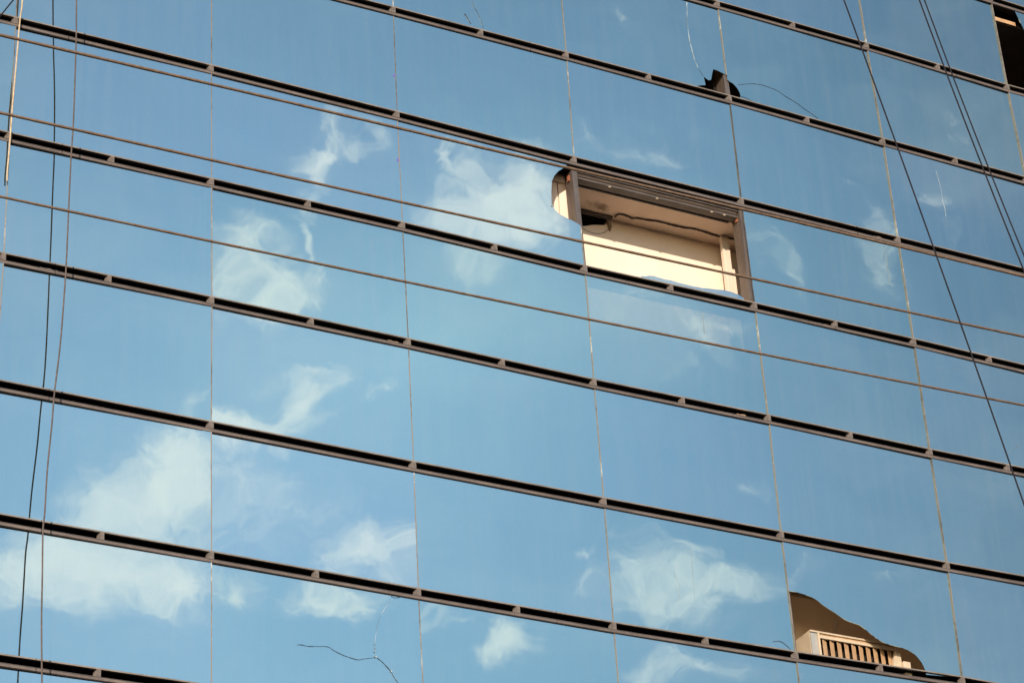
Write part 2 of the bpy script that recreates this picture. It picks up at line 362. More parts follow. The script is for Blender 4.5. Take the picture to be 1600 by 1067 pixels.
M['mullface'] = rough_mat('mullion_face', (0.07, 0.062, 0.06), (0.12, 0.105, 0.10), 14, 0.45, 0.0, 0, (1, 1, .3))
M['cream'] = rough_mat('cream_plaster', (0.80, 0.67, 0.55), (0.86, 0.735, 0.61), 3, 0.85, 0, 0.08)
M['board'] = rough_mat('cream_board', (0.66, 0.56, 0.45), (0.76, 0.66, 0.55), 9, 0.7, 0, 0.05, (6, 6, .3))
M['concrete'] = rough_mat('dusty_concrete', (0.22, 0.19, 0.16), (0.32, 0.28, 0.24), 5, 0.9, 0, 0.3)
M['dark'] = rough_mat('dark_interior', (0.13, 0.12, 0.10), (0.19, 0.175, 0.15), 3, 0.9)
M['brown'] = rough_mat('brown_panel', (0.26, 0.17, 0.10), (0.36, 0.25, 0.15), 4, 0.7, 0, 0.05)
M['plywood'] = rough_mat('plywood_panel', (0.74, 0.59, 0.42), (0.82, 0.67, 0.49), 3, 0.6, 0, 0.03, (1, 1, .4))
M['orange'] = rough_mat('rusty_clip', (0.30, 0.10, 0.055), (0.42, 0.17, 0.09), 20, 0.7)
M['cable'] = rough_mat('cable_sheath', (0.12, 0.078, 0.05), (0.20, 0.135, 0.09), 40, 0.6, 0, 0.3)
M['wire'] = rough_mat('black_wire', (0.012, 0.011, 0.015), (0.022, 0.02, 0.026), 20, 0.7, spec=0.15)
M['rope_dark'] = rough_mat('grey_rope', (0.075, 0.06, 0.055), (0.14, 0.11, 0.10), 25, 0.85)
M['rope_pale'] = rough_mat('straw_rope', (0.42, 0.32, 0.20), (0.62, 0.50, 0.34), 25, 0.85)
M['crackd'] = rough_mat('crack_dark', (0.03, 0.045, 0.06), (0.06, 0.085, 0.105), 6, 0.3)
M['cracks'] = rough_mat('crack_soft', (0.12, 0.17, 0.20), (0.2, 0.26, 0.28), 9, 0.4)
M['crackw'] = rough_mat('crack_bright', (0.13, 0.2, 0.25), (0.62, 0.68, 0.7), 5, 0.3, lo=.4, hi=.6)
M['purple'] = rough_mat('purple_paint', (0.16, 0.05, 0.55), (0.2, 0.08, 0.62), 6, 0.6)
M['ac'] = rough_mat('cream_enamel', (0.50, 0.41, 0.29), (0.60, 0.50, 0.37), 8, 0.45, 0, 0.02)
M['acgrey'] = rough_mat('grey_plate', (0.30, 0.31, 0.30), (0.38, 0.38, 0.36), 8, 0.5)
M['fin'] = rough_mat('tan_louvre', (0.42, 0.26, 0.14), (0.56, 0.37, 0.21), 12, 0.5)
M['blind'] = rough_mat('brown_blind', (0.075, 0.055, 0.042), (0.15, 0.115, 0.09), 20, 0.7, 0, 0.1, (.3, 1, 4))
M['bar'] = rough_mat('blind_bar', (0.075, 0.065, 0.058), (0.13, 0.11, 0.10), 16, 0.5, 0, 0, (.4, 1, 3))
M['asphalt'] = rough_mat('asphalt', (0.045, 0.043, 0.04), (0.065, 0.062, 0.058), 3, 0.9, 0, 0.2)
M['debris'] = rough_mat('tan_debris', (0.16, 0.105, 0.065), (0.30, 0.22, 0.15), 30, 0.8)
M['shade_black'] = rough_mat('interior_shade_black', (0.006, 0.005, 0.004), (0.011, 0.009, 0.007), 4, 0.9)  # near-black colour that stands in for unlit interior shade

def joint_mat(name, stops):
    m, t, p, o = new_mat(name)
    g = t.n('ShaderNodeNewGeometry').outputs['Position']
    nz = t.noise(t.mapping(g, sc=(1, 1, 1)), 2.4, 8, 0.75)
    t.l(t.ramp(nz.outputs['Fac'], stops), p.inputs['Base Color'])
    p.inputs['Roughness'].default_value = 0.7
    return m
TAN, BRN, WHT, DRK = (.22, .205, .185), (.11, .10, .09), (.46, .47, .43), (.035, .03, .03)
M['joint_tan'] = joint_mat('sealant_tan', [(.32, DRK), (.42, BRN), (.52, TAN), (.66, TAN), (.74, WHT)])
M['joint_pale'] = joint_mat('sealant_pale', [(.36, BRN), (.44, TAN), (.54, TAN), (.60, WHT)])
M['joint_brown'] = joint_mat('sealant_brown', [(.36, DRK), (.45, BRN), (.60, TAN), (.72, WHT)])
M['joint_dark'] = joint_mat('sealant_dark', [(.40, DRK), (.60, BRN), (.70, TAN)])

def stained_ceiling(name, c1, c2, spot, rad):
    """plaster with a brown damp stain of its own around one spot"""
    m, t, p, o = new_mat(name)
    pos = t.n('ShaderNodeNewGeometry').outputs['Position']
    nz = t.noise(pos, 3.0, 6, 0.6)
    wz = t.noise(pos, 7.0, 5, 0.7)
    base = t.ramp(nz.outputs['Fac'], [(.35, c1), (.65, c2)])
    mp = t.mapping(pos, spot, (0, 0, .1), rad, 'TEXTURE')
    g = t.n('ShaderNodeTexGradient', gradient_type='SPHERICAL')
    t.l(mp, g.inputs[0])
    n2 = t.noise(pos, 22, 6, 0.7)
    f = t.math('MULTIPLY', t.math('SUBTRACT', t.math('ADD', g.outputs['Fac'], t.math('MULTIPLY', n2.outputs['Fac'], 1.7)), 1.22), 3.0, clamp=True)
    f = t.math('MULTIPLY', f, t.math('MULTIPLY', t.math('SUBTRACT', wz.outputs['Fac'], .3), 3.0, clamp=True))
    f = t.math('MULTIPLY', f, t.math('GREATER_THAN', g.outputs['Fac'], 0.02))
    t.l(t.mix(t.math('MULTIPLY', f, .95), base, (.16, .11, .07)), p.inputs['Base Color'])
    p.inputs['Roughness'].default_value = 0.85
    return m
M['ceil'] = stained_ceiling('stained_ceiling', (.74, .57, .44), (.80, .64, .51), (4.07, .40, 15.75), (.26, .12, 1))

# ---------------------------------------------------------------- mesh helpers
def link(name, me, mat, parent=None):
    o = bpy.data.objects.new(name, me)
    if mat is not None:
        me.materials.append(mat)
    COL.objects.link(o)
    if parent is not None:
        o.parent = parent
    return o

def tag(o, label=None, cat=None, group=None, kind=None):
    if label: o['label'] = label
    if cat: o['category'] = cat
    if group: o['group'] = group
    if kind: o['kind'] = kind
    return o

def empty(name, loc, label, cat, group=None):
    o = bpy.data.objects.new(name, None)
    COL.objects.link(o)
    o.location = loc
    return tag(o, label, cat, group)

class MB:
    def __init__(self):
        self.bm = bmesh.new()

    def box(self, x0, x1, y0, y1, z0, z1):
        vs = [self.bm.verts.new(p) for p in ((x0, y0, z0), (x1, y0, z0), (x1, y1, z0), (x0, y1, z0),
                                             (x0, y0, z1), (x1, y0, z1), (x1, y1, z1), (x0, y1, z1))]
        for f in ((0, 3, 2, 1), (4, 5, 6, 7), (0, 1, 5, 4), (1, 2, 6, 5), (2, 3, 7, 6), (3, 0, 4, 7)):
            self.bm.faces.new([vs[i] for i in f])
        return self

    def sweep(self, pts, prof):
        """closed (y, z) profile carried along (x, z) nodes of a slightly uneven rail"""
        rings = []
        for (x, z) in pts:
            rings.append([self.bm.verts.new((x, py, z + pz)) for (py, pz) in prof])
        n = len(prof)
        for a, b in zip(rings, rings[1:]):
            for i in range(n):
                self.bm.faces.new((a[i], a[(i + 1) % n], b[(i + 1) % n], b[i]))
        self.bm.faces.new(rings[0])
        self.bm.faces.new(list(reversed(rings[-1])))
        return self

    def prism(self, poly, y0, y1):
        """(x, z) outline, extruded from y0 to y1; y0/y1 may be functions of (x, z)"""
        f0 = y0 if callable(y0) else (lambda x, z: y0)
        f1 = y1 if callable(y1) else (lambda x, z: y1)
        a = [self.bm.verts.new((x, f0(x, z), z)) for x, z in poly]
        b = [self.bm.verts.new((x, f1(x, z), z)) for x, z in poly]
        fa = self.bm.faces.new(a)
        fb = self.bm.faces.new(list(reversed(b)))
        fa.normal_update()
        fb.normal_update()
        n = len(poly)
        for i in range(n):
            self.bm.faces.new((a[i], b[i], b[(i + 1) % n], a[(i + 1) % n]))
        if n > 4:
            bmesh.ops.triangulate(self.bm, faces=[fa, fb], ngon_method='EAR_CLIP')
        return self

    def tube(self, pts, rad, seg=8, jitter=0.0, taper=False):
        pts = [Vector(p) for p in pts]
        rings = []
        for i, p in enumerate(pts):
            d = (pts[min(i + 1, len(pts) - 1)] - pts[max(i - 1, 0)]).normalized()
            ref = Vector((0, 1, 0)) if abs(d.y) < .8 else Vector((1, 0, 0))
            u = d.cross(ref).normalized()
            v = u.cross(d).normalized()
            r = rad * (1 + jitter * (random.random() - .5))
            if taper and i in (0, len(pts) - 1):
                r *= 0.3
            rings.append([self.bm.verts.new(p + u * math.cos(2 * math.pi * k / seg) * r + v * math.sin(2 * math.pi * k / seg) * r) for k in range(seg)])
        for a, b in zip(rings, rings[1:]):
            for k in range(seg):
                self.bm.faces.new((a[k], a[(k + 1) % seg], b[(k + 1) % seg], b[k]))
        self.bm.faces.new(list(reversed(rings[0])))
        self.bm.faces.new(rings[-1])
        return self

    def build(self, name, mat, parent=None, smooth=False, origin=None, bevel=0.0):
        if bevel:
            bmesh.ops.bevel(self.bm, geom=self.bm.edges[:], offset=bevel, segments=1, affect='EDGES')
        bmesh.ops.recalc_face_normals(self.bm, faces=self.bm.faces[:])
        if origin is not None:
            for v in self.bm.verts:
                v.co -= Vector(origin)
        me = bpy.data.meshes.new(name)
        self.bm.to_mesh(me)
        self.bm.free()
        if smooth:
            for p in me.polygons:
                p.use_smooth = True
        o = link(name, me, mat, parent)
        if origin is not None:
            o.location = origin
        return o

def smooth_pts(pts, n=6):
    """Catmull-Rom through the points"""
    P = [Vector(p) for p in pts]
    P = [P[0] * 2 - P[1]] + P + [P[-1] * 2 - P[-2]]
    out = []
    for i in range(1, len(P) - 2):
        for k in range(n):
            t = k / n
            a, b, c, d = P[i - 1], P[i], P[i + 1], P[i + 2]
            out.append(0.5 * ((2 * b) + (c - a) * t + (2 * a - 5 * b + 4 * c - d) * t * t + (3 * b - a - 3 * c + d) * t ** 3))
    out.append(P[-2])
    return out

# ---------------------------------------------------------------- the facade grid
ROWZ = {-3: 20.65, -2: 19.4516, -1: 18.2701, 0: 17.0897, 1: 15.8844, 2: 14.6888, 3: 13.4908, 4: 12.3004, 5: 11.1331, 6: 10.0, 7: 8.82}
C0, C1, R0, R1 = -3, 7, -3, 7
def node(r, c):
    dx, dz = OFFS.get((r, c), (0, 0))
    return (c * W + dx, ROWZ[r] + dz)
GBOT, GTOP = -0.047, 0.046        # glass edges relative to the rail centre line

bld = empty('office_building', (0, 0, 0), 'office building with blue mirror glass curtain wall, some panes broken', 'building')

def tilt(r, c):
    a = COLSHIFT[c] / (2 * 4187 * .86)
    rr = random.Random(r * 31 + c * 7)
    b = rr.uniform(-9, 9) / (2 * 4187 * .8)
    a += rr.uniform(-4, 4) / (2 * 4187)
    return a, b
def plane(r, c):
    x0, z0 = node(r, c); x1, z1 = node(r + 1, c + 1)
    xc, zc = (x0 + x1) / 2, (z0 + z1) / 2
    a, b = tilt(r, c)
    return lambda x, z: a * (x - xc) + b * (z - zc)

g = 0.003
def corners(r, c):
    tl, tr = node(r, c), node(r, c + 1)
    bl, br = node(r + 1, c), node(r + 1, c + 1)
    return ((tl[0] + g, tl[1] + GBOT), (tr[0] - g, tr[1] + GBOT), (br[0] - g, br[1] + GTOP), (bl[0] + g, bl[1] + GTOP))

PANES = {}
def outline(r, c):
    tl, tr, br, bl = corners(r, c)
    if (r, c) == (1, 1):
        h = [p for p in HOLE_LEFT if p[0] < 3.58]
        h[0] = (h[0][0], h[0][1])
        top = (3.52, tr[1] + 0.0)
        return [bl, tl, top] + [p for p in h if p[1] < tr[1]] + [(br[0], 15.165), br]
    if (r, c) == (1, 2):
        return [(4.187, bl[1])] + REMNANT + [(5.314, br[1])]
    if (r, c) == (-1, 2):
        return [bl, (5.045, bl[1]), (5.048, 17.162)] + [(p[0], p[1] + (.014 if p[1] < 17.2 else 0)) for p in HOLE_DARK_L if p[0] < tr[0] - .002 and p[1] > bl[1]] + [(br[0], 17.412), tr, tl]
    if (r, c) == (-1, 3):
        return [tl, tr, br, (5.533, bl[1])] + list(reversed([p for p in HOLE_DARK_R if p[0] > bl[0] + .002 and p[1] > bl[1] + .005])) + [(bl[0], 17.345)]
    if (r, c) == (4, 3):
        return [tl, tr, br, (6.779, bl[1])] + list(reversed([p for p in HOLE_AC if p[0] > bl[0] + .004])) + [(bl[0], 11.764)]
    if (r, c) == (-2, 5):
        return [(9.270, tl[1])] + SHARD_TR[1:] + [(9.47, 18.93), (9.56, 18.62), (9.80, 18.40), (9.86, bl[1]), br, tr]
    return [tl, tr, br, bl]
BROKEN = {(1, 1): 'pane with its upper right corner broken away', (1, 2): 'low blue shard left along the sill of the open bay',
          (-1, 2): 'pane with a jagged hole at its lower right corner', (-1, 3): 'pane with a curved piece gone from its lower left corner',
          (4, 3): 'pane with a long sloping hole above the louvred cabinet', (-2, 5): 'pane missing its left part at the top right corner'}
for r in range(R0, R1):
    for c in range(C0, C1):
        f = plane(r, c)
        x0, z0 = node(r, c); x1, z1 = node(r + 1, c + 1)
        o = MB().prism(outline(r, c), f, lambda x, z, f=f: f(x, z) + .006).build('glass_pane', M['glass'], bld, origin=((x0 + x1) / 2, 0, (z0 + z1) / 2))
        PANES[(r, c)] = o
        if (r, c) in BROKEN:
            o['label'] = BROKEN[(r, c)]

def cell_of(x, z):
    for r in range(R0, R1):
        for c in range(C0, C1):
            if node(r + 1, c)[1] < z <= node(r, c)[1] and c * W < x <= (c + 1) * W:
                return r, c
def crack(pts, rad, mat, name='crack', sub=4):
    mx = sum(p[0] for p in pts) / len(pts); mz = sum(p[1] for p in pts) / len(pts)
    rc = cell_of(mx, mz)
    f = plane(*rc)
    sp = smooth_pts([(x, 0, z) for x, z in pts], sub)
    sp = [(p.x, f(p.x, p.z) - .001, p.z) for p in sp]
    par = PANES[rc]
    return MB().tube(sp, rad, 5, 0.7, True).build(name, mat, par, origin=tuple(par.location)).__setattr__('location', (0, 0, 0))
crack(CRACK_A[:7], .0034, M['crackw']); crack(CRACK_A[6:], .0022, M['crackd'])
for k, (rd, mt) in {'B': (.0026, 'crackd'), 'C': (.003, 'crackd'), 'D': (.0028, 'crackd'), 'E': (.0034, 'crackd'), 'F': (.0013, 'crackw'), 'G': (.0028, 'crackd'),
                    'H': (.0028, 'crackd'), 'I': (.0045, 'crackd'), 'J': (.0015, 'crackw'), 'K': (.003, 'crackd'), 'L': (.0016, 'cracks'), 'M': (.0011, 'cracks'),
                    'N': (.003, 'cracks'), 'O': (.003, 'cracks'), 'P': (.0025, 'cracks')}.items():
    crack(globals()['CRACK_' + k], rd, M[mt])
for (x, z) in ((1.762, 16.345), (1.764, 15.405)):
    rc = cell_of(x, z); f = plane(*rc); par = PANES[rc]
    y = f(x, z)
    o = MB().prism([(x - .010, z), (x - .004, z + .010), (x + .012, z + .006), (x + .008, z - .006), (x - .002, z - .012)], y - .002, y + .001).build('paint_spot', M['purple'], par, origin=tuple(par.location))
    o.location = (0, 0, 0)
# bright crushed point where the cracks of the lower pane meet
par = PANES[(5, 0)]
for (x, z, s) in ((1.390, 10.503, .010), (1.381, 10.545, .006), (1.386, 10.575, .005), (1.384, 10.61, .004), (1.522, 10.397, .007), (3.318, 15.31, .008)):
    pr = PANES[cell_of(x, z)]
    o = MB().prism([(x - s, z), (x, z + s * 1.3), (x + s, z), (x, z - s)], -.010, -.003).build('crushed_chip', M['crackw'], pr, origin=tuple(pr.location))
    o.location = (0, 0, 0)

# ---------------------------------------------------------------- horizontal rails with open recess
HALF = {0, -1, 2, 3, 5, 6}
FY = -0.014
for r in range(R0, R1 + 1):
    pts = [node(r, c) for c in range(C0, C1 + 1)]
    rail = MB().sweep(pts, [(FY + .002, -.023), (FY, -.026), (FY, -.045), (FY + .003, -.048), (.03, -.048), (.03, -.023)]).build('transom', M['strip'], bld)
    MB().sweep(pts, [(FY - .001, -.019), (.02, -.019), (.02, -.0225), (FY - .001, -.0225)]).build('lip', M['mullface'], rail)
    MB().sweep(pts, [(FY + .006, -.0485), (.012, -.0485), (.012, -.053), (FY + .006, -.053)]).build('gasket', M['gasket'], rail)
    MB().sweep(pts, [(-.012, .043), (-.012, .055), (.012, .055), (.012, .043)]).build('glazing_trim', M['trim'], rail)
    # butt joints where two lengths of rail meet
    for xj in {-1: (8.30,), 0: (3.2,), 1: (-1.32, 6.72), 2: (-1.34, 6.3), 3: (-1.36,), 4: (-1.37,), 5: (-1.39, 3.05), 6: (-1.39,)}.get(r, ()):
        i = math.floor(xj / W)
        (xa, za), (xb, zb) = node(r, i), node(r, i + 1)
        zj = za + (zb - za) * (xj - xa) / (xb - xa)
        MB().box(xj, xj + .005, FY - .0015, FY + .02, zj - .0482, zj - .0186).box(xj, xj + .004, -.0132, .008, zj + .0428, zj + .0555).build('butt_joint', M['gasket'], rail)
    # the slot: near-black lining painted as the shade of an open gap
    MB().sweep(pts, [(.0125, .0425), (.0125, .054), (.14, .054), (.14, -.07), (.0305, -.07), (.0305, -.024), (.12, -.024), (.12, .0425)]).build('slot_shade_lining', M['recess'], rail)
    cs = [float(c) for c in range(C0 + 1, C1)]
    if r in HALF:
        cs += [c + .5 for c in range(C0 + 1, C1 - 1)]
    for c in sorted(cs):
        if c in (-2.0, -1.5, 6.0, 5.5) and False:
            continue
        i = math.floor(c)
        (xa, za), (xb, zb) = node(r, i), node(r, min(i + 1, C1))
        t = c - i
        x, z = xa + (xb - xa) * t, za + (zb - za) * t
        jj = random.uniform(-.003, .003)
        bm = MB()
        w = .016 if t else .019
        bm.prism([(x - w, z - .0188), (x + w, z - .0188), (x + w, z + .0425), (x - w, z + .0425)], -.0125, .0124)
        bm.box(x - w, x + w, .0126, .03, z - .0188, z + .0424)
        if t:
            bm.prism([(x - w + .006, z - .014), (x - w + .011, z - .014), (x - w + .011, z + .024), (x - w + .006, z + .024)], -.0145, -.0126)
        # sloping cheek on the left
        vs = [bm.bm.verts.new(p) for p in ((x - w - .022, .029, z - .0188), (x - w - .0005, -.008, z - .0188), (x - w - .0005, .029, z - .0188), (x - w - .012, .029, z + .041), (x - w - .0005, -.010, z + .041), (x - w - .0005, .029, z + .041))]
        for fc in ((0, 1, 2), (5, 4, 3), (0, 3, 4, 1), (1, 4, 5, 2), (2, 5, 3, 0)):
            bm.bm.faces.new([vs[k] for k in fc])
        br = bm.build('bracket', M['bracket'], rail)

# ---------------------------------------------------------------- vertical joints and the mullions behind them
JM = {}
rj = random.Random(3)
def joint_kind(r, c):
    if (r, c) in ((1, 3), (0, 3)): return 'joint_dark'
    if (r, c) in ((2, 3), (3, 3), (0, 4), (-2, 4)): return 'joint_pale'
    if (r, c) in ((3, 2), (4, 1), (5, 0), (4, 2), (-1, 3)): return 'joint_pale'
    if c == 1 and r in (2, 5): return 'joint_brown'
    return rj.choice(['joint_tan', 'joint_tan', 'joint_brown', 'joint_pale'])
for r in range(R0, R1):
    for c in range(C0 + 1, C1):
        (xt, zt), (xb, zb) = node(r, c), node(r + 1, c)
        fl, fr = plane(r, c - 1), plane(r, c)
        zt, zb = zt + GBOT, zb + GTOP
        if (r, c) == (1, 3):      # bare post edge beside the empty bay
            pass
        segs = [(zt, zb)]
        if (r, c) == (1, 2): segs = [(15.15, zb)]
        if (r, c) == (-1, 3): segs = [(zt, 17.40)]
        if (r, c) == (-2, 5): segs = [(zt, zb)]
        for (a, b) in segs:
            bm = MB()
            n = 26
            hw = {'joint_dark': .0045, 'joint_pale': .0042}.get(joint_kind(r, c), .0046) * (.98 - .06 * c)
            rings = []
            for k in range(n + 1):
                z = a + (b - a) * k / n
                tt = (z - zt) / (zb - zt)
                x = xt + (xb - xt) * tt + rj.uniform(-.0011, .0011)
                w = hw * rj.uniform(.75, 1.2)
                y = min(fl(x, z), fr(x, z)) - .0025
                y2 = max(fl(x, z), fr(x, z)) + .004
                rings.append([bm.bm.verts.new(p) for p in ((x - w, y, z), (x + w, y, z), (x + w, y2, z), (x - w, y2, z))])
            for A, B in zip(rings, rings[1:]):
                for k in range(4):
                    bm.bm.faces.new((A[k], A[(k + 1) % 4], B[(k + 1) % 4], B[k]))
            bm.bm.faces.new(rings[0]); bm.bm.faces.new(list(reversed(rings[-1])))
            bm.build('sealant_joint', M[joint_kind(r, c)], bld)
for c in range(C0 + 1, C1):
    bm = MB()
    face = MB()
    for r in range(R0, R1):
        (xt, zt), (xb, zb) = node(r, c), node(r + 1, c)
        zt, zb = zt - .0705, zb + .0545
        rt = .022
        bm.prism([(xt - rt, zt), (xt + rt, zt), (xb + rt, zb), (xb - rt, zb)], .034, .165)
        face.prism([(xt - rt - .004, zt), (xt + rt + .004, zt), (xb + rt + .004, zb), (xb - rt - .004, zb)], .0145, .0335)
    mu = bm.build('mullion', M['mull'], bld)
    face.build('mullion_face', M['mullface'], mu)
    if c in (2, 3):
        x, z = node(1, c)
        MB().box(x - .036, x - .0225, .07, .10, z - .175, z - .115).build('clip', M['orange'], mu)
        MB().box(x + .0225, x + .036, .07, .10, z - .18, z - .12).build('clip', M['orange'], mu)

# ---------------------------------------------------------------- the body of the building
XA, XB = C0 * W, C1 * W
ZS = [ROWZ[-2], ROWZ[1], ROWZ[4], ROWZ[7]]
def part(name, mat, *boxes):
    m = MB()
    for b in boxes:
        m.box(*b)
    return m.build(name, mat, bld)
part('floor_slab', M['concrete'], (XA + .2, XB - .2, .172, 6.0, ZS[0] - .134, ZS[0] + .05))
part('floor_slab', M['ceil'], (XA + .2, XB - .2, .172, 6.0, ZS[1] - .134, ZS[1] + .05))
part('floor_slab', M['brown'], (XA + .2, XB - .2, .172, 6.0, ZS[2] - .134, ZS[2] + .05))
part('floor_slab', M['concrete'], (XA + .2, XB - .2, .172, 6.0, ZS[3] - .134, ZS[3] + .05))
part('back_wall', M['dark'], (XA + .2, XB - .2, 6.0, 6.2, 0, 20.6))
part('side_wall', M['concrete'], (XA - .05, XA + .2, .001, 6.2, 0, 20.6))
part('side_wall', M['concrete'], (XB - .2, XB + .05, .001, 6.2, 0, 20.6))
part('roof', M['concrete'], (XA - .05, XB + .05, .0, 6.2, 20.702, 20.95))
part('lower_wall', M['concrete'], (XA + .2, XB - .2, .0, .2, 0, 8.74))
# parting walls keep each storey's light to itself
part('partition', M['brown'], (8.9, 9.0, .172, 6.0, 8.88, 12.16))
part('partition', M['shade_black'], (5.36, 5.44, .172, 6.0, ZS[1] + .06, ZS[0] - .14))  # this one and the next painted near black so sunlight leaves no mark
part('partition', M['shade_black'], (8.96, 9.04, .172, 6.0, ZS[1] + .06, ZS[0] - .14))
part('inner_panel', M['plywood'], (5.30, 8.9, .52, .56, 10.6, 12.16))

# storey with the open bay: a plastered wall close behind the glass, broken in its upper left corner
zc = ZS[1] - .135
hole = [(3.86, zc), (3.84, 15.60), (3.90, 15.595), (3.97, 15.603), (4.03, 15.628), (4.082, 15.647), (4.14, 15.66), (4.198, 15.672), (4.222, 15.69), (4.247, 15.700), (4.252, 15.72), (4.24, zc)]
wallm = MB()
wallm.prism([(XA + .25, zc), (XA + .25, ZS[2] + .06), (XB - .25, ZS[2] + .06), (XB - .25, zc)] + list(reversed(hole)), .57, .67)
wall = wallm.build('plaster_wall', M['cream'], bld)
MB().box(3.7, 4.5, .72, .75, 14.9, zc - .001).box(3.865, 4.235, .574, .7195, zc - .012, zc - .002).build('cavity_shade', M['shade_black'], wall)  # near-black sheets painted as the shade inside the broken corner
MB().tube([(x, .568, z) for x, z in [(3.90, 15.60), (3.976, 15.572), (4.01, 15.556), (4.074, 15.549), (4.14, 15.561), (4.191, 15.587), (4.23, 15.62)]], .003, 5).build('plaster_crack', M['debris'], wall)
MB().prism([(4.236, 15.70), (4.262, 15.705), (4.268, 15.66), (4.252, 15.61), (4.24, 15.64)], .545, .569).build('plaster_flake', M['debris'], wall)
MB().box(3.70, 4.26, .500, .535, zc - .022, zc - .001).build('ceiling_rail', M['bar'], bld)
part('plaster_pier', M['board'], (5.398, 5.478, .39, .43, 12.4, zc - .001))
pc = MB().box(3.05, 3.500, .20, .45, 12.4, zc - .001).build('boxed_column', M['cream'], bld)
MB().box(3.516, 3.640, .205, .45, 12.4, zc - .001).build('cover_board', M['cream'], pc)
# inner head of the slot at the top right bay, catching the sun
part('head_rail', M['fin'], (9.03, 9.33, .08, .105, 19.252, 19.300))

# ---------------------------------------------------------------- things inside the open bays
def blind(x0, x1, z1, label):
    b = empty('window_blind', ((x0 + x1) / 2, .09, z1), label, 'window blind')
    def bb(name, mat, boxes, par=b, bev=0.0):
        m = MB()
        for q in boxes:
            m.box(q[0] - b.location.x, q[1] - b.location.x, q[2] - b.location.y, q[3] - b.location.y, q[4] - z1, q[5] - z1)
        return m.build(name, mat, par, bevel=bev)
    bb('head_box', M['mullface'], [(x0, x1, .036, .150, z1 - .030, z1)])
    sl = []
    z = z1 - .031
    k = 0
    while z > z1 - .066:
        sl.append((x0 + .01, x1 - .01, .046 + .003 * (k % 2), .138 - .004 * (k % 3), z - .0035, z))
        z -= .0062; k += 1
    bb('slat_stack', M['blind'], sl)
    bb('bottom_rail', M['bar'], [(x0 + .005, x1 - .005, .050, .135, z - .024, z - .002)], bev=.003)
    bb('lift_bar', M['mullface'], [(x0 + .02, x1 - .04, .150, .168, z - .030, z - .004)], bev=.003)
    for xx in (x0 + .35, x0 + .86, x1 - .30, x1 - .16):
        bb('slat_clip', M['ac'], [(xx, xx + .022, .049, .06, z - .032, z - .024)])
    return b
X2, X3 = node(1, 2)[0], node(1, 3)[0]
blind(X2 + .03, X3 - .03, ZS[1] - .060, 'brown slatted blind pulled up at the head of the empty window bay')
c_ = [(x, y, z) for x, y, z in CONDUIT]
cm = Vector(c_[0])
tag(MB().tube([Vector(p) for p in smooth_pts(c_, 5)], .0085, 8, 0.5).build('conduit', M['mull'], None, True, origin=tuple(cm)),
    'thin dark wavy cable sagging along the cream ceiling of the empty window bay', 'cable')

ac = empty('louvred_cabinet', (6.15, .2, 11.0), 'cream louvred metal cabinet behind the sloping hole in the lowest broken pane', 'air conditioner')
def ap(name, mat, par=None, bev=0.0, boxes=(), prism=None):
    m = MB()
    for q in boxes:
        m.box(*q)
    if prism:
        m.prism(*prism)
    for v in m.bm.verts:
        v.co -= Vector(ac.location)
    return m.build(name, mat, par or ac, bevel=bev)
ap('casing', M['ac'], boxes=[(5.667, 5.672, .132, .36, 11.0, 11.482), (5.672, 6.60, .132, .36, 11.470, 11.482), (6.595, 6.60, .15, .36, 11.0, 11.469), (5.672, 6.595, .355, .36, 11.0, 11.469)])
ap('corner_plate', M['acgrey'], boxes=[(5.674, 5.742, .124, .1315, 11.0, 11.466)])
ap('top_rail', M['ac'], bev=.002, boxes=[(5.667, 6.585, .112, .1315, 11.467, 11.484)])
ap('front_rail', M['ac'], bev=.002, boxes=[(5.764, 6.56, .112, .1315, 11.418, 11.446)])
ap('rail_groove', M['fin'], boxes=[(5.764, 6.56, .126, .1315, 11.4465, 11.4665)])
ap('front_post', M['ac'], bev=.002, boxes=[(5.744, 5.763, .110, .1315, 11.0, 11.466)])
ap('louvre_gap_shade', M['shade_black'], boxes=[(5.765, 6.53, .215, .22, 11.0, 11.46)])  # black sheet painted as the shade seen between the louvres
ap('dark_hole', M['shade_black'], boxes=[(5.700, 5.735, .108, .1235, 11.215, 11.245)], bev=.006)  # black block put in as the dark of a small round hole
for k in range(10):
    x = 5.800 + k * .0765
    m = MB()
    a = Vector((x, .205, 0)); b2 = Vector((x + .055, .130, 0)) if k < 8 else Vector((x + .03, .130, 0))
    # a blade turned towards the street, its broad face catching the sun
    a = Vector((x - .004, .128, 0)); b2 = Vector((x + .048, .146, 0))
    n = Vector((b2.y - a.y, -(b2.x - a.x), 0)).normalized() * .002
    vs = [m.bm.verts.new(p) for z in (11.0, 11.416) for p in ((a.x - n.x, a.y - n.y, z), (b2.x - n.x, b2.y - n.y, z), (b2.x + n.x, b2.y + n.y, z), (a.x + n.x, a.y + n.y, z))]
    for fc in ((0, 1, 2, 3), (7, 6, 5, 4), (0, 4, 5, 1), (1, 5, 6, 2), (2, 6, 7, 3), (3, 7, 4, 0)):
        m.bm.faces.new([vs[i] for i in fc])
    for v in m.bm.verts:
        v.co -= Vector(ac.location)
    m.build('louvre', M['fin'], ac)
ap('end_panel', M['ac'], prism=([(6.565, 11.466), (6.602, 11.46), (6.604, 11.0), (6.51, 11.0), (6.51, 11.27)], .10, .131))
ap('end_box', M['ac'], bev=.003, boxes=[(6.590, 6.665, .055, .13, 11.0, 11.300)])
# a pale strip added to stand for a light streak behind the cabinet
tag(MB().prism([(6.18, 11.70), (6.23, 11.86), (6.28, 11.86), (6.20, 11.70)], .505, .518).build('light_streak', M['board'], None, origin=(6.2, .51, 11.70)),
    'pale strip standing in for a slanting light streak on the brown panel just above the louvred cabinet', 'strip')

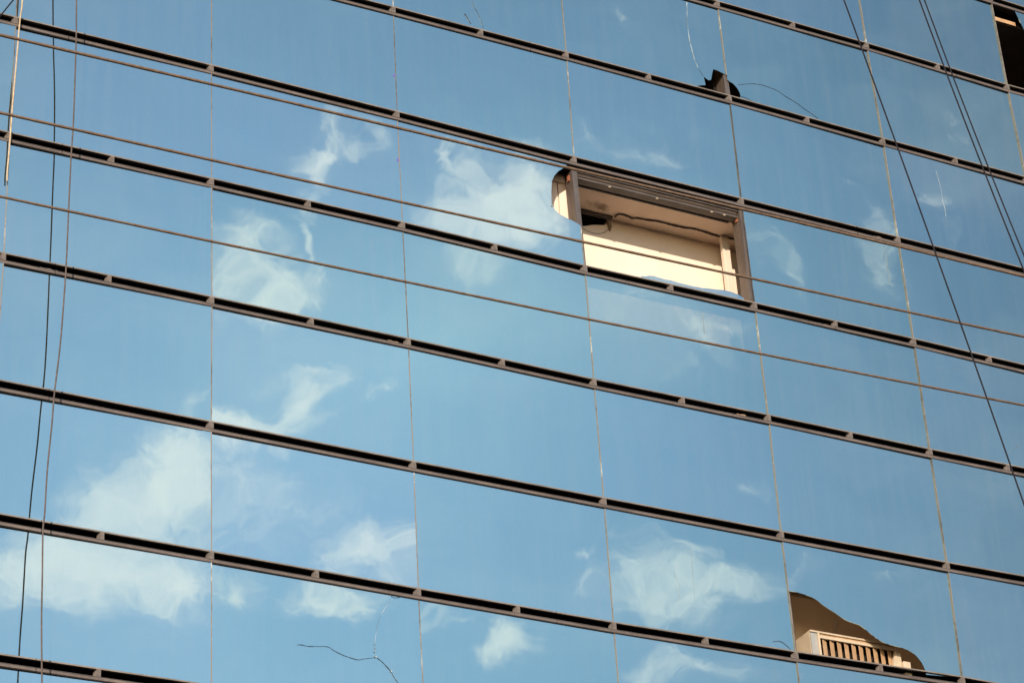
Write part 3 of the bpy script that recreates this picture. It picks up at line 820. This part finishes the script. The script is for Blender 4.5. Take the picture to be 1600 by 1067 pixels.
# scraps lodged in the slots
def scrap(x, r, w, h, label, mat='debris', y=.004, zo=-.0175):
    i = math.floor(x / W)
    (xa, za), (xb, zb) = node(r, i), node(r, i + 1)
    z = za + (zb - za) * (x - xa) / (xb - xa) + zo
    rr = random.Random(int(x * 100))
    top = [(x + w * t, z + h * rr.uniform(.6, 1.0)) for t in (1, .8, .55, .3, .1, 0)]
    o = MB().prism([(x, z), (x + w, z)] + top, y, y + .02).build('scrap', M[mat], None, origin=(x, y, z))
    return tag(o, label, 'scrap', 'scraps lodged in the facade slots')
scrap(*SC['a'], 'tan scrap wedged in the slot just right of the middle of the facade')
scrap(*SC['b'], 'tan crumpled scrap in the slot under the middle right pane')
scrap(*SC['c'], 'pale flakes lodged in the slot left of the lower centre joint', 'debris')
scrap(*SC['d'], 'dull green strip lying in the slot behind the dark hanging rope', 'trim')
scrap(*SC['e'], 'small sunlit scrap at the foot of the dark gap in the top right corner', 'board')
scrap(*SC['f'], 'brown scrap on the rail below the empty bay, at its right side', 'debris')

# ---------------------------------------------------------------- ropes and overhead lines
def rope(name, pts, rad, mat, label, cat, group=None, seg=8, n=8, j=0.1):
    sp = smooth_pts(pts, n)
    o = MB().tube(sp, rad, seg, j).build(name, M[mat], None, True, origin=tuple(sp[0]))
    return tag(o, label, cat, group)
top = [(-1.45, -.36, 20.9), (-1.41, -.35, 19.0)]
rope('rope', top + ROPE_DARK + [(-1.40, -.30, 8.6), (-1.44, -.28, 7.9)], .0065, 'rope_dark', 'thin dark rope hanging the full height of the glass wall', 'rope')
rope('rope', [(-1.70, -.11, 20.9), (-1.73, -.09, 18.6)] + ROPE_PALE, .0068, 'rope_pale', 'short pale straw rope hanging at the top left, ending at the upper rails', 'rope')

def span(pts, Y, ext0, ext1, sag=0.0):
    P = [(x, Y, z) for x, z in pts]
    a, b = Vector(P[0]), Vector(P[1])
    d0 = (Vector(P[0]) - Vector(P[3 if len(P) > 4 else 1])).normalized()
    d1 = (Vector(P[-1]) - Vector(P[-4 if len(P) > 4 else -2])).normalized()
    return [Vector(P[0]) + d0 * ext0, Vector(P[0]) + d0 * ext0 * .4] + [Vector(p) for p in P] + [Vector(P[-1]) + d1 * ext1 * .4, Vector(P[-1]) + d1 * ext1]
def flat_fit(pts, deg=2):
    """least-squares parabola: a stretched line sags evenly"""
    n = len(pts)
    xm = sum(p[0] for p in pts) / n
    A = [[0.0] * 4 for _ in range(3)]
    for x, z in pts:
        x -= xm
        v = (1, x, x * x)
        for i in range(3):
            for k in range(3):
                A[i][k] += v[i] * v[k]
            A[i][3] += v[i] * z
    for i in range(3):
        pv = A[i][i]
        A[i] = [q / pv for q in A[i]]
        for k in range(3):
            if k != i:
                fk = A[k][i]
                A[k] = [q - fk * s for q, s in zip(A[k], A[i])]
    c0, c1, c2 = A[0][3], A[1][3], A[2][3]
    return [(x, c0 + c1 * (x - xm) + c2 * (x - xm) ** 2) for x, _ in pts]
for pts, Y, rd, lab in ((CABLE_UPPER, -9.5, .0064, 'highest of the three brown overhead cables, meeting the rail above the empty bay'),
                        (CABLE_MID, -9.3, .0060, 'middle of the three brown overhead cables, crossing the empty window bay'),
                        (CABLE_LOWER, -9.1, .0056, 'lowest of the three brown overhead cables, passing under the empty bay')):
    rope('overhead_cable', span(flat_fit(pts), Y, 3, 3), rd, 'cable', lab, 'cable', 'brown cables strung along the street', n=10, j=.18)
for pts, Y, rd, lab in ((WIRE_A, -12.5, .0023, 'single black wire slanting steeply down the right side, left of the pair'),
                        (WIRE_B, -12.3, .0024, 'left wire of the close black pair slanting down at the top right'),
                        (WIRE_C, -12.4, .0022, 'right wire of the close black pair slanting down at the top right'),
                        (WIRE_D, -12.5, .0018, 'short black wire crossing the extreme top left corner')):
    pts = flat_fit([(z, x) for x, z in pts])
    rope('overhead_wire', span([(x, z) for z, x in pts], Y, .5, .8), rd, 'wire', lab, 'wire', 'black wires slanting over the street', n=6, j=0)

# ---------------------------------------------------------------- ground
gm = MB()
vs = [gm.bm.verts.new(p) for p in ((-400, -400, 0), (400, -400, 0), (400, 400, 0), (-400, 400, 0))]
gm.bm.faces.new(vs)
gr = gm.build('ground', M['asphalt'])
tag(gr, None, None, None, 'structure')
